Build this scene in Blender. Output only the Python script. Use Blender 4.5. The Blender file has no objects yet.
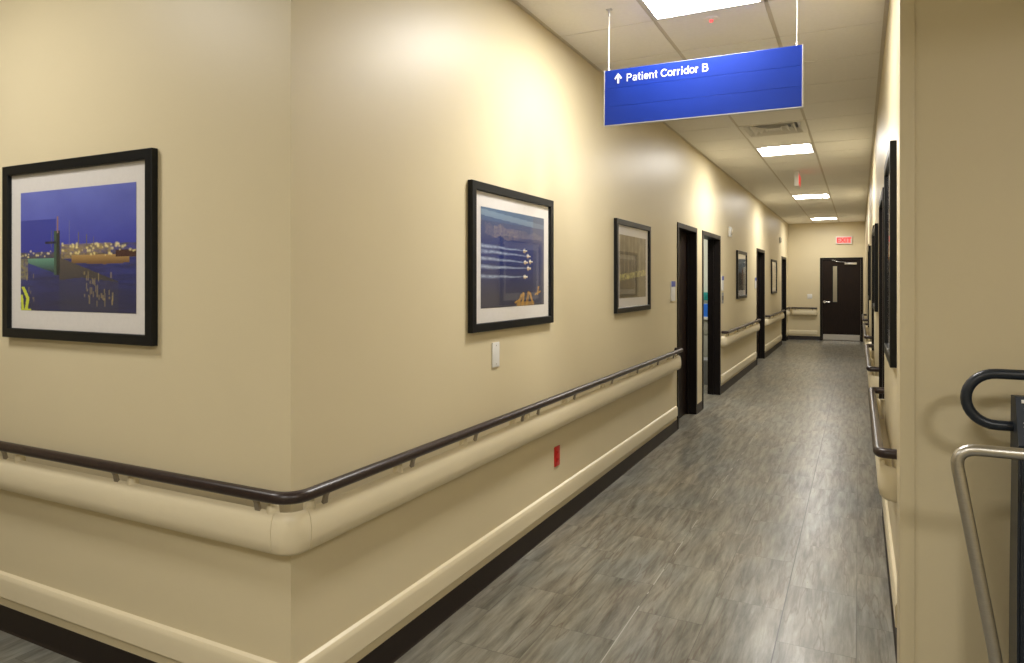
import bpy, bmesh, math, random
from mathutils import Vector, Matrix, noise
random.seed(7)
S = bpy.context.scene
COL = S.collection
PI = math.pi
# ------------------------------------------------------------------ camera
F = 692.0                     # focal length in pixels of the 1024 wide frame
YAW = math.atan(347 / F)
CAMH = 1.527
cam = bpy.data.cameras.new('camera'); cam_o = bpy.data.objects.new('camera', cam); COL.objects.link(cam_o)
cam.sensor_width = 36; cam.lens = F / 1024 * 36; cam.clip_start = .02
cam_o.location = (0, 0, CAMH); cam_o.rotation_euler = (PI / 2, 0, YAW)
cam.shift_y = -(331.5 - 281.5) / 1024
S.camera = cam_o
# ------------------------------------------------------------------ world, exposure
w = bpy.data.worlds.new('world'); S.world = w; w.use_nodes = True
w.node_tree.nodes['Background'].inputs[0].default_value = (1, .93, .82, 1)
w.node_tree.nodes['Background'].inputs[1].default_value = .12
S.view_settings.view_transform = 'Standard'; S.view_settings.look = 'None'
S.view_settings.gamma = 1; S.view_settings.use_curve_mapping = False
S.view_settings.exposure = 0.0
LAMP = 73.0                   # glow of the ceiling light diffusers
LAMP_COL = (1, .97, .92)
# lobby light fixtures: (x, y centre, strength factor)
LOBBY_LIGHTS = [(-3.0, .55, .58), (-.76, -1.24, .85), (1.75, -.55, 1.05)]

# ------------------------------------------------------------------ layout constants
XL, XR = -1.679, .147         # corridor walls
YC, YR, YF = 1.718, 2.93, 19.64   # left corner, right corner, far wall
ZC = 3.048; T = .145; PITCH = .6135; GX = -1.0665; GY = 3.98
DZ = 2.14
DOORS_L = [(7.147, 8.10), (8.42, 9.62), (13.34, 14.52), (17.92, 19.06)]
DOORS_R = [(5.10, 6.05), (8.50, 9.55), (12.75, 13.8)]

# ------------------------------------------------------------------ materials
def mat(name, col=(.5, .5, .5), rough=.5, metal=0, spec=.5, emit=None, es=1, coat=0):
    m = bpy.data.materials.new(name); m.use_nodes = True
    b = m.node_tree.nodes['Principled BSDF']
    b.inputs['Base Color'].default_value = (*col, 1); b.inputs['Roughness'].default_value = rough
    b.inputs['Metallic'].default_value = metal; b.inputs['Specular IOR Level'].default_value = spec
    b.inputs['Coat Weight'].default_value = coat; b.inputs['Coat Roughness'].default_value = .1
    if emit:
        b.inputs['Emission Color'].default_value = (*emit, 1); b.inputs['Emission Strength'].default_value = es
    return m
def nd(m, t, **k):
    n = m.node_tree.nodes.new(t)
    for a, v in k.items(): setattr(n, a, v)
    return n
def lk(m, a, b): m.node_tree.links.new(a, b)
def vary(m, c1, c2, scale, bump=0, bscale=200, stretch=(1, 1, 1), detail=4):
    """procedural mottling between two colours, optional fine bump"""
    b = m.node_tree.nodes['Principled BSDF']
    tc = nd(m, 'ShaderNodeTexCoord'); mp = nd(m, 'ShaderNodeMapping'); mp.inputs['Scale'].default_value = stretch
    lk(m, tc.outputs['Object'], mp.inputs[0])
    n = nd(m, 'ShaderNodeTexNoise'); n.inputs['Scale'].default_value = scale; n.inputs['Detail'].default_value = detail
    lk(m, mp.outputs[0], n.inputs['Vector'])
    r = nd(m, 'ShaderNodeValToRGB'); r.color_ramp.elements[0].position = .3; r.color_ramp.elements[1].position = .7
    r.color_ramp.elements[0].color = (*c1, 1); r.color_ramp.elements[1].color = (*c2, 1)
    lk(m, n.outputs['Fac'], r.inputs[0]); lk(m, r.outputs[0], b.inputs['Base Color'])
    if bump:
        n2 = nd(m, 'ShaderNodeTexNoise'); n2.inputs['Scale'].default_value = bscale; n2.inputs['Detail'].default_value = 2
        lk(m, mp.outputs[0], n2.inputs['Vector'])
        bp = nd(m, 'ShaderNodeBump'); bp.inputs['Strength'].default_value = bump; bp.inputs['Distance'].default_value = .002
        lk(m, n2.outputs['Fac'], bp.inputs['Height']); lk(m, bp.outputs[0], b.inputs['Normal'])
    return m
M = {}
M['wall'] = vary(mat('sand_paint', rough=.43, spec=.42), (.688, .598, .398), (.698, .608, .406), 3, .12, 90)
M['ceil'] = vary(mat('ceiling_tile', rough=.9, spec=.1), (.91, .885, .83), (.94, .915, .86), 40, .5, 160)
M['tee'] = mat('ceiling_grid_metal', (.66, .60, .50), .5)
M['vinyl'] = vary(mat('bumper_vinyl', rough=.38), (.76, .67, .47), (.77, .68, .48), 8, .1, 400)
M['kick'] = vary(mat('kick_guard_vinyl', rough=.35), (.76, .67, .47), (.77, .68, .48), 8, .05, 400)
M['base'] = mat('dark_rubber', (.016, .011, .009), .42, spec=.3)
M['bar'] = vary(mat('handrail_vinyl', rough=.30), (.022, .013, .012), (.034, .020, .018), 60, .1, 300)
M['post'] = mat('bracket_metal', (.30, .26, .20), .4, .3)
M['espresso'] = vary(mat('espresso_wood', rough=.40, spec=.2), (.009, .005, .0035), (.018, .0095, .0065), 14, .05, 60, (6, 6, .5))
M['frame_dark'] = mat('door_frame_bronze', (.008, .0055, .0045), .42, spec=.25)
M['steel'] = vary(mat('brushed_steel', rough=.28, metal=1), (.52, .50, .46), (.60, .58, .54), 30, .1, 300, (1, 1, 30))
M['chrome'] = mat('satin_metal', (.70, .68, .64), .25, 1)
M['white'] = mat('white_plastic', (.78, .77, .74), .4)
M['grey'] = mat('grey_plastic', (.30, .31, .32), .45)
M['red'] = mat('red_plastic', (.55, .01, .006), .35)
M['blue'] = mat('plaque_blue', (.02, .06, .42), .35)
M['picframe'] = mat('black_frame_lacquer', (.006, .007, .008), .38, spec=.25)
M['mat'] = vary(mat('mat_board', rough=.8), (.72, .69, .66), (.75, .72, .69), 60)
M['alum'] = mat('sign_aluminium', (.62, .62, .64), .35, .6)
M['signblue'] = vary(mat('sign_blue', rough=.40, spec=.4), (.005, .030, .29), (.007, .035, .33), 3)
M['letter'] = mat('letter_white', (.9, .9, .92), .4)
M['lampmetal'] = mat('fixture_white_metal', (.62, .60, .56), .5)
M['diff'] = mat('diffuser', (.9, .9, .9), .5, emit=LAMP_COL, es=LAMP)
M['exit'] = mat('exit_red_glow', (.75, .02, .02), .4, emit=(1, .03, .03), es=.8)
M['exitpanel'] = mat('exit_panel', (.70, .26, .24), .4, emit=(1, .25, .23), es=.35)
M['led'] = mat('red_led', (.6, .02, .02), .4, emit=(1, .1, .1), es=1.5)
M['device'] = vary(mat('navy_black_powder_coat', rough=.33), (.008, .013, .022), (.012, .018, .030), 30)
M['device_hi'] = mat('console_membrane', (.010, .017, .030), .45, spec=.3)
M['ventmetal'] = mat('vent_metal', (.84, .81, .74), .4)
M['darkvoid'] = mat('duct_dark', (.03, .027, .022), .9)
M['roomwall'] = vary(mat('pale_green_paint', rough=.6), (.66, .68, .58), (.68, .70, .60), 4)
M['teal'] = mat('teal_box', (.02, .30, .28), .5)
M['bluebox'] = mat('blue_box', (.02, .16, .70), .5)
M['cab'] = mat('laminate_grey', (.40, .40, .34), .5)
M['counter'] = mat('counter_white', (.80, .80, .76), .35)
M['brown'] = mat('brown_panel', (.16, .085, .04), .5)

def glass_mat():
    """clear pane: mirror-like coat by Schlick reflectance on outer faces, transparent otherwise"""
    m = bpy.data.materials.new('picture_glass'); m.use_nodes = True
    nt = m.node_tree; nt.nodes.clear()
    o = nd(m, 'ShaderNodeOutputMaterial'); mx = nd(m, 'ShaderNodeMixShader'); t = nd(m, 'ShaderNodeBsdfTransparent')
    g = nd(m, 'ShaderNodeBsdfGlossy'); g.inputs['Roughness'].default_value = .03; g.inputs[0].default_value = (1, 1, 1, 1)
    lw = nd(m, 'ShaderNodeLayerWeight'); lw.inputs[0].default_value = .5
    p = nd(m, 'ShaderNodeMath', operation='POWER'); lk(m, lw.outputs['Facing'], p.inputs[0]); p.inputs[1].default_value = 5
    a = nd(m, 'ShaderNodeMath', operation='MULTIPLY_ADD'); lk(m, p.outputs[0], a.inputs[0]); a.inputs[1].default_value = .92; a.inputs[2].default_value = .06
    ge = nd(m, 'ShaderNodeNewGeometry'); iv = nd(m, 'ShaderNodeMath', operation='SUBTRACT'); iv.inputs[0].default_value = 1; lk(m, ge.outputs['Backfacing'], iv.inputs[1])
    f = nd(m, 'ShaderNodeMath', operation='MULTIPLY'); lk(m, a.outputs[0], f.inputs[0]); lk(m, iv.outputs[0], f.inputs[1])
    lk(m, f.outputs[0], mx.inputs[0]); lk(m, t.outputs[0], mx.inputs[1]); lk(m, g.outputs[0], mx.inputs[2])
    lk(m, mx.outputs[0], o.inputs[0]); return m
M['glass'] = glass_mat()
def print_mat():
    m = mat('printed_photo', rough=.6)
    a = nd(m, 'ShaderNodeAttribute'); a.attribute_name = 'ink'
    lk(m, a.outputs['Color'], m.node_tree.nodes['Principled BSDF'].inputs['Base Color']); return m
M['print'] = print_mat()

def floor_mat():
    m = mat('stone_look_vinyl_tile', rough=.3, spec=.38)
    b = m.node_tree.nodes['Principled BSDF']
    tc = nd(m, 'ShaderNodeTexCoord'); sp = nd(m, 'ShaderNodeSeparateXYZ'); lk(m, tc.outputs['Object'], sp.inputs[0])
    def mth(op, a, b_=None, c=None):
        n = nd(m, 'ShaderNodeMath', operation=op)
        for i, v in enumerate((a, b_, c)):
            if v is None: continue
            if isinstance(v, (int, float)): n.inputs[i].default_value = v
            else: lk(m, v, n.inputs[i])
        return n.outputs[0]
    W, L = .305, .61
    u = mth('DIVIDE', mth('ADD', sp.outputs[0], .315 + W * 40), W)
    ci = mth('FLOOR', u); fu = mth('SUBTRACT', u, ci)
    off = mth('MULTIPLY', mth('MODULO', ci, 2.0), .5)
    v = mth('ADD', mth('DIVIDE', mth('ADD', sp.outputs[1], L * 40 - 3.13), L), off)
    ri = mth('FLOOR', v); fv = mth('SUBTRACT', v, ri)
    # random shift per tile
    cb = nd(m, 'ShaderNodeCombineXYZ'); lk(m, ci, cb.inputs[0]); lk(m, ri, cb.inputs[1])
    wn = nd(m, 'ShaderNodeTexWhiteNoise', noise_dimensions='3D'); lk(m, cb.outputs[0], wn.inputs['Vector'])
    sc = nd(m, 'ShaderNodeVectorMath', operation='SCALE'); lk(m, wn.outputs['Color'], sc.inputs[0]); sc.inputs['Scale'].default_value = .5
    ad = nd(m, 'ShaderNodeVectorMath', operation='ADD'); lk(m, tc.outputs['Object'], ad.inputs[0]); lk(m, sc.outputs[0], ad.inputs[1])
    mp = nd(m, 'ShaderNodeMapping'); mp.inputs['Scale'].default_value = (1, .10, 1); mp.inputs['Rotation'].default_value = (0, 0, .07)
    lk(m, ad.outputs[0], mp.inputs[0])
    n1 = nd(m, 'ShaderNodeTexNoise'); n1.inputs['Scale'].default_value = 24; n1.inputs['Detail'].default_value = 9; n1.inputs['Roughness'].default_value = .68
    n1.inputs['Distortion'].default_value = .25
    lk(m, mp.outputs[0], n1.inputs['Vector'])
    r = nd(m, 'ShaderNodeValToRGB'); cr = r.color_ramp
    cr.elements[0].position = .27; cr.elements[0].color = (.060, .052, .040, 1)
    cr.elements[1].position = .75; cr.elements[1].color = (.36, .335, .29, 1)
    for p, c in ((.40, (.128, .119, .098)), (.5, (.186, .175, .148)), (.61, (.252, .240, .206))):
        e = cr.elements.new(p); e.color = (*c, 1)
    lk(m, n1.outputs['Fac'], r.inputs[0])
    # broad blue-grey / brown drift
    n2 = nd(m, 'ShaderNodeTexNoise'); n2.inputs['Scale'].default_value = 3.5; n2.inputs['Detail'].default_value = 3
    mp2 = nd(m, 'ShaderNodeMapping'); mp2.inputs['Scale'].default_value = (1, .45, 1); lk(m, tc.outputs['Object'], mp2.inputs[0]); lk(m, mp2.outputs[0], n2.inputs['Vector'])
    r2 = nd(m, 'ShaderNodeValToRGB'); r2.color_ramp.elements[0].position = .35; r2.color_ramp.elements[1].position = .65
    r2.color_ramp.elements[0].color = (.95, 1.0, 1.01, 1); r2.color_ramp.elements[1].color = (1.16, 1.10, .98, 1)
    lk(m, n2.outputs['Fac'], r2.inputs[0])
    mx = nd(m, 'ShaderNodeMix', data_type='RGBA', blend_type='MULTIPLY'); mx.inputs['Factor'].default_value = 1
    lk(m, r.outputs[0], mx.inputs['A']); lk(m, r2.outputs[0], mx.inputs['B'])
    # thin dark veins
    n3 = nd(m, 'ShaderNodeTexNoise'); n3.inputs['Scale'].default_value = 9; n3.inputs['Detail'].default_value = 5; n3.inputs['Distortion'].default_value = .1
    mp3 = nd(m, 'ShaderNodeMapping'); mp3.inputs['Scale'].default_value = (1, .09, 1); mp3.inputs['Location'].default_value = (3, 5, 0)
    lk(m, ad.outputs[0], mp3.inputs[0]); lk(m, mp3.outputs[0], n3.inputs['Vector'])
    vein = mth('ABSOLUTE', mth('SUBTRACT', n3.outputs['Fac'], .56))
    vm = nd(m, 'ShaderNodeMapRange'); lk(m, vein, vm.inputs[0]); vm.inputs[1].default_value = 0; vm.inputs[2].default_value = .016
    vm.inputs[3].default_value = .6; vm.inputs[4].default_value = 0
    mv = nd(m, 'ShaderNodeMix', data_type='RGBA'); lk(m, vm.outputs[0], mv.inputs['Factor']); lk(m, mx.outputs['Result'], mv.inputs['A'])
    mv.inputs['B'].default_value = (.085, .055, .035, 1)
    # seams
    du = mth('MULTIPLY', mth('MINIMUM', fu, mth('SUBTRACT', 1, fu)), W)
    dv = mth('MULTIPLY', mth('MINIMUM', fv, mth('SUBTRACT', 1, fv)), L)
    seam = mth('LESS_THAN', mth('MINIMUM', du, dv), .0014)
    dark = mth('MULTIPLY', seam, mth('ADD', mth('MULTIPLY', wn.outputs['Value'], .45), .30))
    ms = nd(m, 'ShaderNodeMix', data_type='RGBA'); lk(m, dark, ms.inputs['Factor']); lk(m, mv.outputs['Result'], ms.inputs['A'])
    ms.inputs['B'].default_value = (.03, .025, .02, 1)
    # one open dark joint along x=-.315 and one pale worn joint along x=-.925
    j1 = mth('LESS_THAN', mth('ABSOLUTE', mth('ADD', sp.outputs[0], .315)), .0023)
    m1 = nd(m, 'ShaderNodeMix', data_type='RGBA'); lk(m, mth('MULTIPLY', j1, .97), m1.inputs['Factor']); lk(m, ms.outputs['Result'], m1.inputs['A']); m1.inputs['B'].default_value = (.03, .025, .02, 1)
    n4 = nd(m, 'ShaderNodeTexNoise'); n4.inputs['Scale'].default_value = 2.2; lk(m, tc.outputs['Object'], n4.inputs['Vector'])
    j2 = mth('MULTIPLY', mth('LESS_THAN', mth('ABSOLUTE', mth('ADD', sp.outputs[0], .925)), .0022), mth('GREATER_THAN', n4.outputs['Fac'], .5))
    m2 = nd(m, 'ShaderNodeMix', data_type='RGBA'); lk(m, mth('MULTIPLY', j2, .8), m2.inputs['Factor']); lk(m, m1.outputs['Result'], m2.inputs['A']); m2.inputs['B'].default_value = (.50, .48, .44, 1)
    lk(m, m2.outputs['Result'], b.inputs['Base Color'])
    rr = nd(m, 'ShaderNodeMapRange'); lk(m, n1.outputs['Fac'], rr.inputs[0]); rr.inputs[1].default_value = .3; rr.inputs[2].default_value = .7
    rr.inputs[3].default_value = .34; rr.inputs[4].default_value = .27
    lk(m, rr.outputs[0], b.inputs['Roughness'])
    bp = nd(m, 'ShaderNodeBump'); bp.inputs['Strength'].default_value = .04; bp.inputs['Distance'].default_value = .0005
    lk(m, n1.outputs['Fac'], bp.inputs['Height']); lk(m, bp.outputs[0], b.inputs['Normal'])
    return m
M['floor'] = floor_mat()

# ------------------------------------------------------------------ builders
def bx(bm, x0, x1, y0, y1, z0, z1, bev=0):
    vs = [bm.verts.new(p) for p in ((x0,y0,z0),(x1,y0,z0),(x1,y1,z0),(x0,y1,z0),(x0,y0,z1),(x1,y0,z1),(x1,y1,z1),(x0,y1,z1))]
    fs = [bm.faces.new([vs[i] for i in q]) for q in ((0,3,2,1),(4,5,6,7),(0,1,5,4),(1,2,6,5),(2,3,7,6),(3,0,4,7))]
    if bev:
        es = set(e for f in fs for e in f.edges)
        bmesh.ops.bevel(bm, geom=list(es), offset=bev, segments=2, profile=.6, affect='EDGES')
    return vs
def sweep(bm, rings, closed_profile=True, caps=True):
    """rings: lists of 3D points, consecutive rings bridged"""
    R = [[bm.verts.new(p) for p in r] for r in rings]
    n = len(R[0])
    for a, b in zip(R, R[1:]):
        for i in range(n if closed_profile else n - 1):
            j = (i + 1) % n
            bm.faces.new((a[i], a[j], b[j], b[i]))
    if caps and closed_profile:
        bm.faces.new(R[0][::-1]); bm.faces.new(R[-1])
def tube(bm, pts, r, n=14, caps=True):
    pts = [Vector(p) for p in pts]
    rings = []; prev = None
    for i, p in enumerate(pts):
        t = (pts[min(i+1, len(pts)-1)] - pts[max(i-1, 0)]).normalized()
        if prev is None:
            a = Vector((0, 0, 1)) if abs(t.z) < .9 else Vector((1, 0, 0))
            u = t.cross(a).normalized()
        else:
            u = (prev - t * prev.dot(t)).normalized()
        v = t.cross(u); prev = u
        rr = r[i] if isinstance(r, (list, tuple)) else r
        rings.append([p + (u * math.cos(k * 2 * PI / n) + v * math.sin(k * 2 * PI / n)) * rr for k in range(n)])
    sweep(bm, rings, True, caps)
def round_path(pts, r, n=8):
    """polyline with its inner corners rounded"""
    pts = [Vector(p) for p in pts]; out = [pts[0]]
    for a, b, c in zip(pts, pts[1:], pts[2:]):
        d1 = (a - b); d2 = (c - b); k = min(r, d1.length * .49, d2.length * .49)
        p, q = b + d1.normalized() * k, b + d2.normalized() * k
        for i in range(n + 1):
            t = i / n; out.append(p * (1-t)**2 + b * 2*t*(1-t) + q * t*t)
    out.append(pts[-1]); return out
def cyl(bm, c, r, h, axis='z', n=24, r2=None):
    r2 = r if r2 is None else r2
    ax = {'x': Vector((1,0,0)), 'y': Vector((0,1,0)), 'z': Vector((0,0,1))}[axis]
    c = Vector(c); tube(bm, [c, c + ax * h], [r, r2], n)
def finish(name, bm, m, parent=None, smooth=None):
    bmesh.ops.recalc_face_normals(bm, faces=bm.faces)
    me = bpy.data.meshes.new(name); bm.to_mesh(me); bm.free()
    for mm in (m if isinstance(m, list) else [m]): me.materials.append(mm)
    if smooth is not None:
        for p in me.polygons: p.use_smooth = True
        try: me.set_sharp_from_angle(angle=math.radians(smooth))
        except Exception: pass
    o = bpy.data.objects.new(name, me); COL.objects.link(o)
    if parent: o.parent = parent; o.matrix_parent_inverse = Matrix.Identity(4)
    return o
def boxes(name, m, lst, parent=None, bev=0):
    bm = bmesh.new()
    for b in lst: bx(bm, *b, bev=bev)
    return finish(name, bm, m, parent, 35 if bev else None)
def tag(o, label=None, cat=None, group=None):
    if label: o['label'] = label
    if cat: o['category'] = cat
    if group: o['group'] = group
    return o
def thing(name, loc, label, cat, group=None, rz=0):
    o = bpy.data.objects.new(name, None); COL.objects.link(o); o.empty_display_size = .1
    o.location = loc; o.rotation_euler = (0, 0, rz)
    return tag(o, label, cat, group)
def struct(o): o['kind'] = 'structure'; return o
def text_mesh(name, body, size, m, parent, loc, rot, offset=0.0, extrude=.001, align='LEFT', spacing=1.0, label=None):
    cu = bpy.data.curves.new(name, 'FONT'); cu.body = body; cu.size = size; cu.offset = offset; cu.extrude = extrude
    cu.align_x = align; cu.space_character = spacing
    t = bpy.data.objects.new(name, cu); COL.objects.link(t)
    bpy.context.view_layer.update()
    me = bpy.data.meshes.new_from_object(t.evaluated_get(bpy.context.evaluated_depsgraph_get()))
    bpy.data.objects.remove(t); me.materials.clear(); me.materials.append(m)
    o = bpy.data.objects.new(name, me); COL.objects.link(o); o.parent = parent
    o.location = loc; o.rotation_euler = rot
    if label: o['label'] = label
    return o

def arc(cx, cy, rx, ry, a0, a1, n=14):
    return [(cx + rx * math.cos(math.radians(a0 + (a1 - a0) * i / n)), cy + ry * math.sin(math.radians(a0 + (a1 - a0) * i / n))) for i in range(n + 1)]
# strokes of a bold grotesque on a cap height of 1, x height .74: (advance, [polylines])
def bowl(): return arc(.34, .37, .27, .30, 0, 360, 24)
GLYPH = {
 'P': (.80, [[(.13, 0), (.13, 1)], [(.13, .92), (.42, .92)] + arc(.42, .70, .23, .22, 90, -90) + [(.13, .48)]]),
 'B': (.84, [[(.13, 0), (.13, 1)], [(.13, .92), (.44, .92)] + arc(.44, .735, .20, .185, 90, -90) + [(.13, .55)], [(.44, .55)] + arc(.46, .315, .24, .235, 90, -90) + [(.13, .08)]]),
 'C': (.88, [arc(.47, .50, .37, .43, 38, 322, 26)]),
 'a': (.68, [[(.55, 0), (.55, .50)] + arc(.33, .50, .22, .17, 0, 160), arc(.31, .22, .21, .16, 360, 0, 20)]),
 't': (.44, [[(.22, .95), (.22, .22)] + arc(.34, .20, .12, .13, 180, 280), [(.04, .67), (.40, .67)]]),
 'i': (.36, [[(.18, 0), (.18, .70)], [(.18, .85), (.18, 1.0)]]),
 'e': (.68, [[(.10, .37), (.58, .37)] + arc(.34, .37, .25, .30, 8, 318, 24)]),
 'n': (.68, [[(.12, 0), (.12, .74)], [(.12, .45)] + arc(.34, .45, .22, .21, 170, 0) + [(.56, 0)]]),
 'o': (.70, [bowl()]),
 'r': (.46, [[(.12, 0), (.12, .74)], [(.12, .40)] + arc(.36, .40, .24, .25, 170, 85)]),
 'd': (.72, [[(.58, 0), (.58, 1)], arc(.35, .37, .24, .30, 0, 360, 24)]),
 ' ': (.36, [])}
def grotesque(name, body, cap, m, parent, loc, width):
    bm = bmesh.new(); hw_ = .070
    total = sum(GLYPH[c][0] for c in body); k = width / (total * cap); x = 0; lay = 0
    for c in body:
        adv, strokes = GLYPH[c]
        for pl_ in strokes:
            P = [Vector((px_ * cap * k, py_ * cap)) for px_, py_ in pl_]; lay += 1; y = -.00006 * (lay % 3); L = []
            closed = (P[0] - P[-1]).length < 1e-5
            for i, p in enumerate(P):
                a = P[i-1] if i else (P[-2] if closed else None); b = P[i+1] if i < len(P)-1 else (P[1] if closed else None)
                d1 = (p - a).normalized() if a is not None and (p-a).length > 1e-6 else None; d2 = (b - p).normalized() if b is not None and (b-p).length > 1e-6 else None
                d = ((d1 or d2) + (d2 or d1)).normalized(); n = Vector((-d.y, d.x)); s_ = 1 / max(.5, n.dot(Vector((-(d1 or d2).y, (d1 or d2).x))))
                w_ = hw_ * cap * s_; L.append((p + n * w_, p - n * w_))
            sweep(bm, [[(x + q.x, y, q.y), (x + r.x, y, r.y), (x + r.x, .0006, r.y), (x + q.x, .0006, q.y)] for q, r in L])
        x += adv * cap * k
    o = finish(name, bm, m, parent); o.location = loc; return o

# ------------------------------------------------------------------ floor, walls, ceiling
LX0, LX1, LY0 = -6.0, 3.2, -2.6       # lobby extent
bm = bmesh.new(); bx(bm, LX0 - .2, LX1 + .2, LY0 - .2, YF + .2, -.1, 0)
struct(finish('floor', bm, M['floor']))

def wall_x(name, x0, x1, y0, y1, doors, m):
    """wall slab between x0..x1 running along y with door openings"""
    L = []; y = y0
    for a, b in doors:
        L.append((x0, x1, y, a, 0, ZC)); L.append((x0, x1, a, b, DZ, ZC)); y = b
    L.append((x0, x1, y, y1, 0, ZC))
    o = boxes(name, m, L); return struct(o)
wall_x('wall_left', XL - T, XL, YC, YF, DOORS_L, M['wall'])
wall_x('wall_right', XR, XR + T, YR, YF, DOORS_R, M['wall'])
struct(boxes('wall_lobby_left', M['wall'], [(LX0, XL - T, YC, YC + T, 0, ZC)]))
struct(boxes('wall_lobby_right', M['wall'], [(XR + T, LX1, YR, YR + T, 0, ZC)]))
FD = (-.905, .091)                      # far door, outer frame
struct(boxes('wall_far', M['wall'], [(XL, FD[0], YF, YF + T, 0, ZC), (FD[0], FD[1], YF, YF + T, DZ, ZC), (FD[1], XR, YF, YF + T, 0, ZC)]))
struct(boxes('wall_behind', M['wall'], [(LX0, LX1, LY0 - T, LY0, 0, ZC)]))
struct(boxes('wall_west', M['wall'], [(LX0 - T, LX0, LY0, YC + T, 0, ZC)]))
struct(boxes('wall_east', M['wall'], [(LX1, LX1 + T, LY0, YR + T, 0, ZC)]))

# corner guard wrapped round the right corner
cg = boxes('trim_1', M['wall'], [(XR - .013, XR + .036, YR - .010, YR + .20, 0, ZC - .002)], bev=.004)
struct(cg); cg['label'] = 'sand coloured corner guard strip on the right corridor corner'

LIGHT_Y = [3.98 - PITCH, 3.98 + 7 * PITCH, 3.98 + 15 * PITCH, 3.98 + 23 * PITCH]   # near edges of the corridor lights
VENT_Y = 3.98 + 5 * PITCH
def build_ceiling():
    bm = bmesh.new()
    holes = [(GX + PITCH/2, y + PITCH/2) for y in LIGHT_Y] + [(GX + PITCH/2, VENT_Y + PITCH/2)] + [(x, y) for x, y, k in LOBBY_LIGHTS]
    def hole(cx, cy): return any(abs(cx-a) < .30 and abs(cy-b) < .30 for a, b in holes)
    gl, gc = .012, .0055          # half gaps: long joints, cross joints
    # tiles
    for j in range(-12, 27):
        y0 = GY + j * PITCH
        for i in range(-8, 8):
            x0 = GX + i * PITCH
            a, b, c, d = x0 + gl, x0 + PITCH - gl, y0 + gc, y0 + PITCH - gc
            lob = (c < YR)
            lo, hi = (LX0, LX1) if lob and c < YC else ((XL, LX1) if lob else (XL, XR))
            a, b = max(a, lo + .012), min(b, hi - .012); c = max(c, LY0 + .01); d = min(d, YF - .012)
            if b - a < .03 or d - c < .03 or hole((x0 + x0 + PITCH)/2, y0 + PITCH/2): continue
            bx(bm, a, b, c, d, ZC, ZC + .02)
    return struct(finish('ceiling', bm, M['ceil']))
# lobby lights snapped to the grid
LOBBY_LIGHTS = [(GX + (round((x - GX) / PITCH - .5) + .5) * PITCH, GY + (round((y - GY) / PITCH - .5) + .5) * PITCH, k) for x, y, k in LOBBY_LIGHTS]
build_ceiling()
bm = bmesh.new()
ZT = ZC + .003
ls = [(GX + PITCH/2, y + PITCH/2) for y in LIGHT_Y] + [(GX + PITCH/2, VENT_Y + PITCH/2)] + [(x, y) for x, y, k in LOBBY_LIGHTS]
for i in range(-8, 9):
    x = GX + i * PITCH
    if XL < x < XR: bx(bm, x - .012, x + .012, LY0, YF, ZT, ZT + .03)
    elif LX0 < x < LX1: bx(bm, x - .012, x + .012, LY0, YC + .3 if x < 0 else YR + .1, ZT, ZT + .03)
for j in range(-11, 27):
    y = GY + j * PITCH
    if LY0 < y < YF:
        lo, hi = (LX0, LX1) if y < YC else ((XL, LX1) if y < YR else (XL, XR))
        bx(bm, lo, hi, y - .012, y + .012, ZT, ZT + .028)
# wall angle
bx(bm, XL, XL + .022, YC, YF, ZC - .001, ZC + .004); bx(bm, XR - .022, XR, YR, YF, ZC - .001, ZC + .004); bx(bm, XL, XR, YF - .022, YF, ZC - .001, ZC + .004)
g = struct(finish('ceiling_grid', bm, M['tee'])); 
struct(boxes('ceiling_plenum', M['darkvoid'], [(LX0 - .2, LX1 + .2, LY0 - .2, YF + .2, ZC + .14, ZC + .2)]))
# unseen beam added in the lobby to shade the top of the right wall
struct(boxes('ceiling_shade_beam', M['wall'], [(.9, LX1, .75, .95, 2.80, ZC)]))

# ------------------------------------------------------------------ ceiling lights and vent
def ceiling_light(cx, cy, k, label, group=None):
    t = thing('ceiling_light', (cx, cy, ZC), label, 'ceiling light', group)
    h = PITCH / 2
    bm = bmesh.new()
    for a in ((-h+.006, h-.006, -h+.006, -h+.024), (-h+.006, h-.006, h-.024, h-.006), (-h+.006, -h+.024, -h+.024, h-.024), (h-.024, h-.006, -h+.024, h-.024)):
        bx(bm, *a, -.004, .010)
    finish('frame', bm, M['lampmetal'], t)
    bm = bmesh.new()                                   # sloped white pan around the diffuser
    r0 = [(-h+.022, -h+.022, .002), (h-.022, -h+.022, .002), (h-.022, h-.022, .002), (-h+.022, h-.022, .002)]
    r1 = [(x * .86, y * .93, .045) for x, y, z in r0]
    A = [bm.verts.new(p) for p in r0]; B = [bm.verts.new(p) for p in r1]
    for i in range(4): bm.faces.new((A[i], A[(i+1) % 4], B[(i+1) % 4], B[i]))
    finish('reflector', bm, M['lampmetal'], t)
    bm = bmesh.new(); n = 10; rows = []                # curved lens, bowed down across its width
    for i in range(n + 1):
        u = -1 + 2 * i / n; x = u * .86 * (h - .022); z = .045 - .040 * (1 - u * u)
        rows.append([bm.verts.new((x, y, z)) for y in (-(h-.022) * .93, (h-.022) * .93)])
    for a, b in zip(rows, rows[1:]): bm.faces.new((a[0], a[1], b[1], b[0]))
    for f in bm.faces:
        if f.normal.z > 0: f.normal_flip()
    m = M['diff']
    if k != 1:
        key = 'diff%.2f' % k
        if key not in M: M[key] = mat('diffuser_dim', (.9, .9, .9), .5, emit=LAMP_COL, es=LAMP * k)
        m = M[key]
    me = bpy.data.meshes.new('diffuser'); bm.normal_update(); bm.to_mesh(me); bm.free(); me.materials.append(m)
    o = bpy.data.objects.new('diffuser', me); COL.objects.link(o); o.parent = t
    return t
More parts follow.
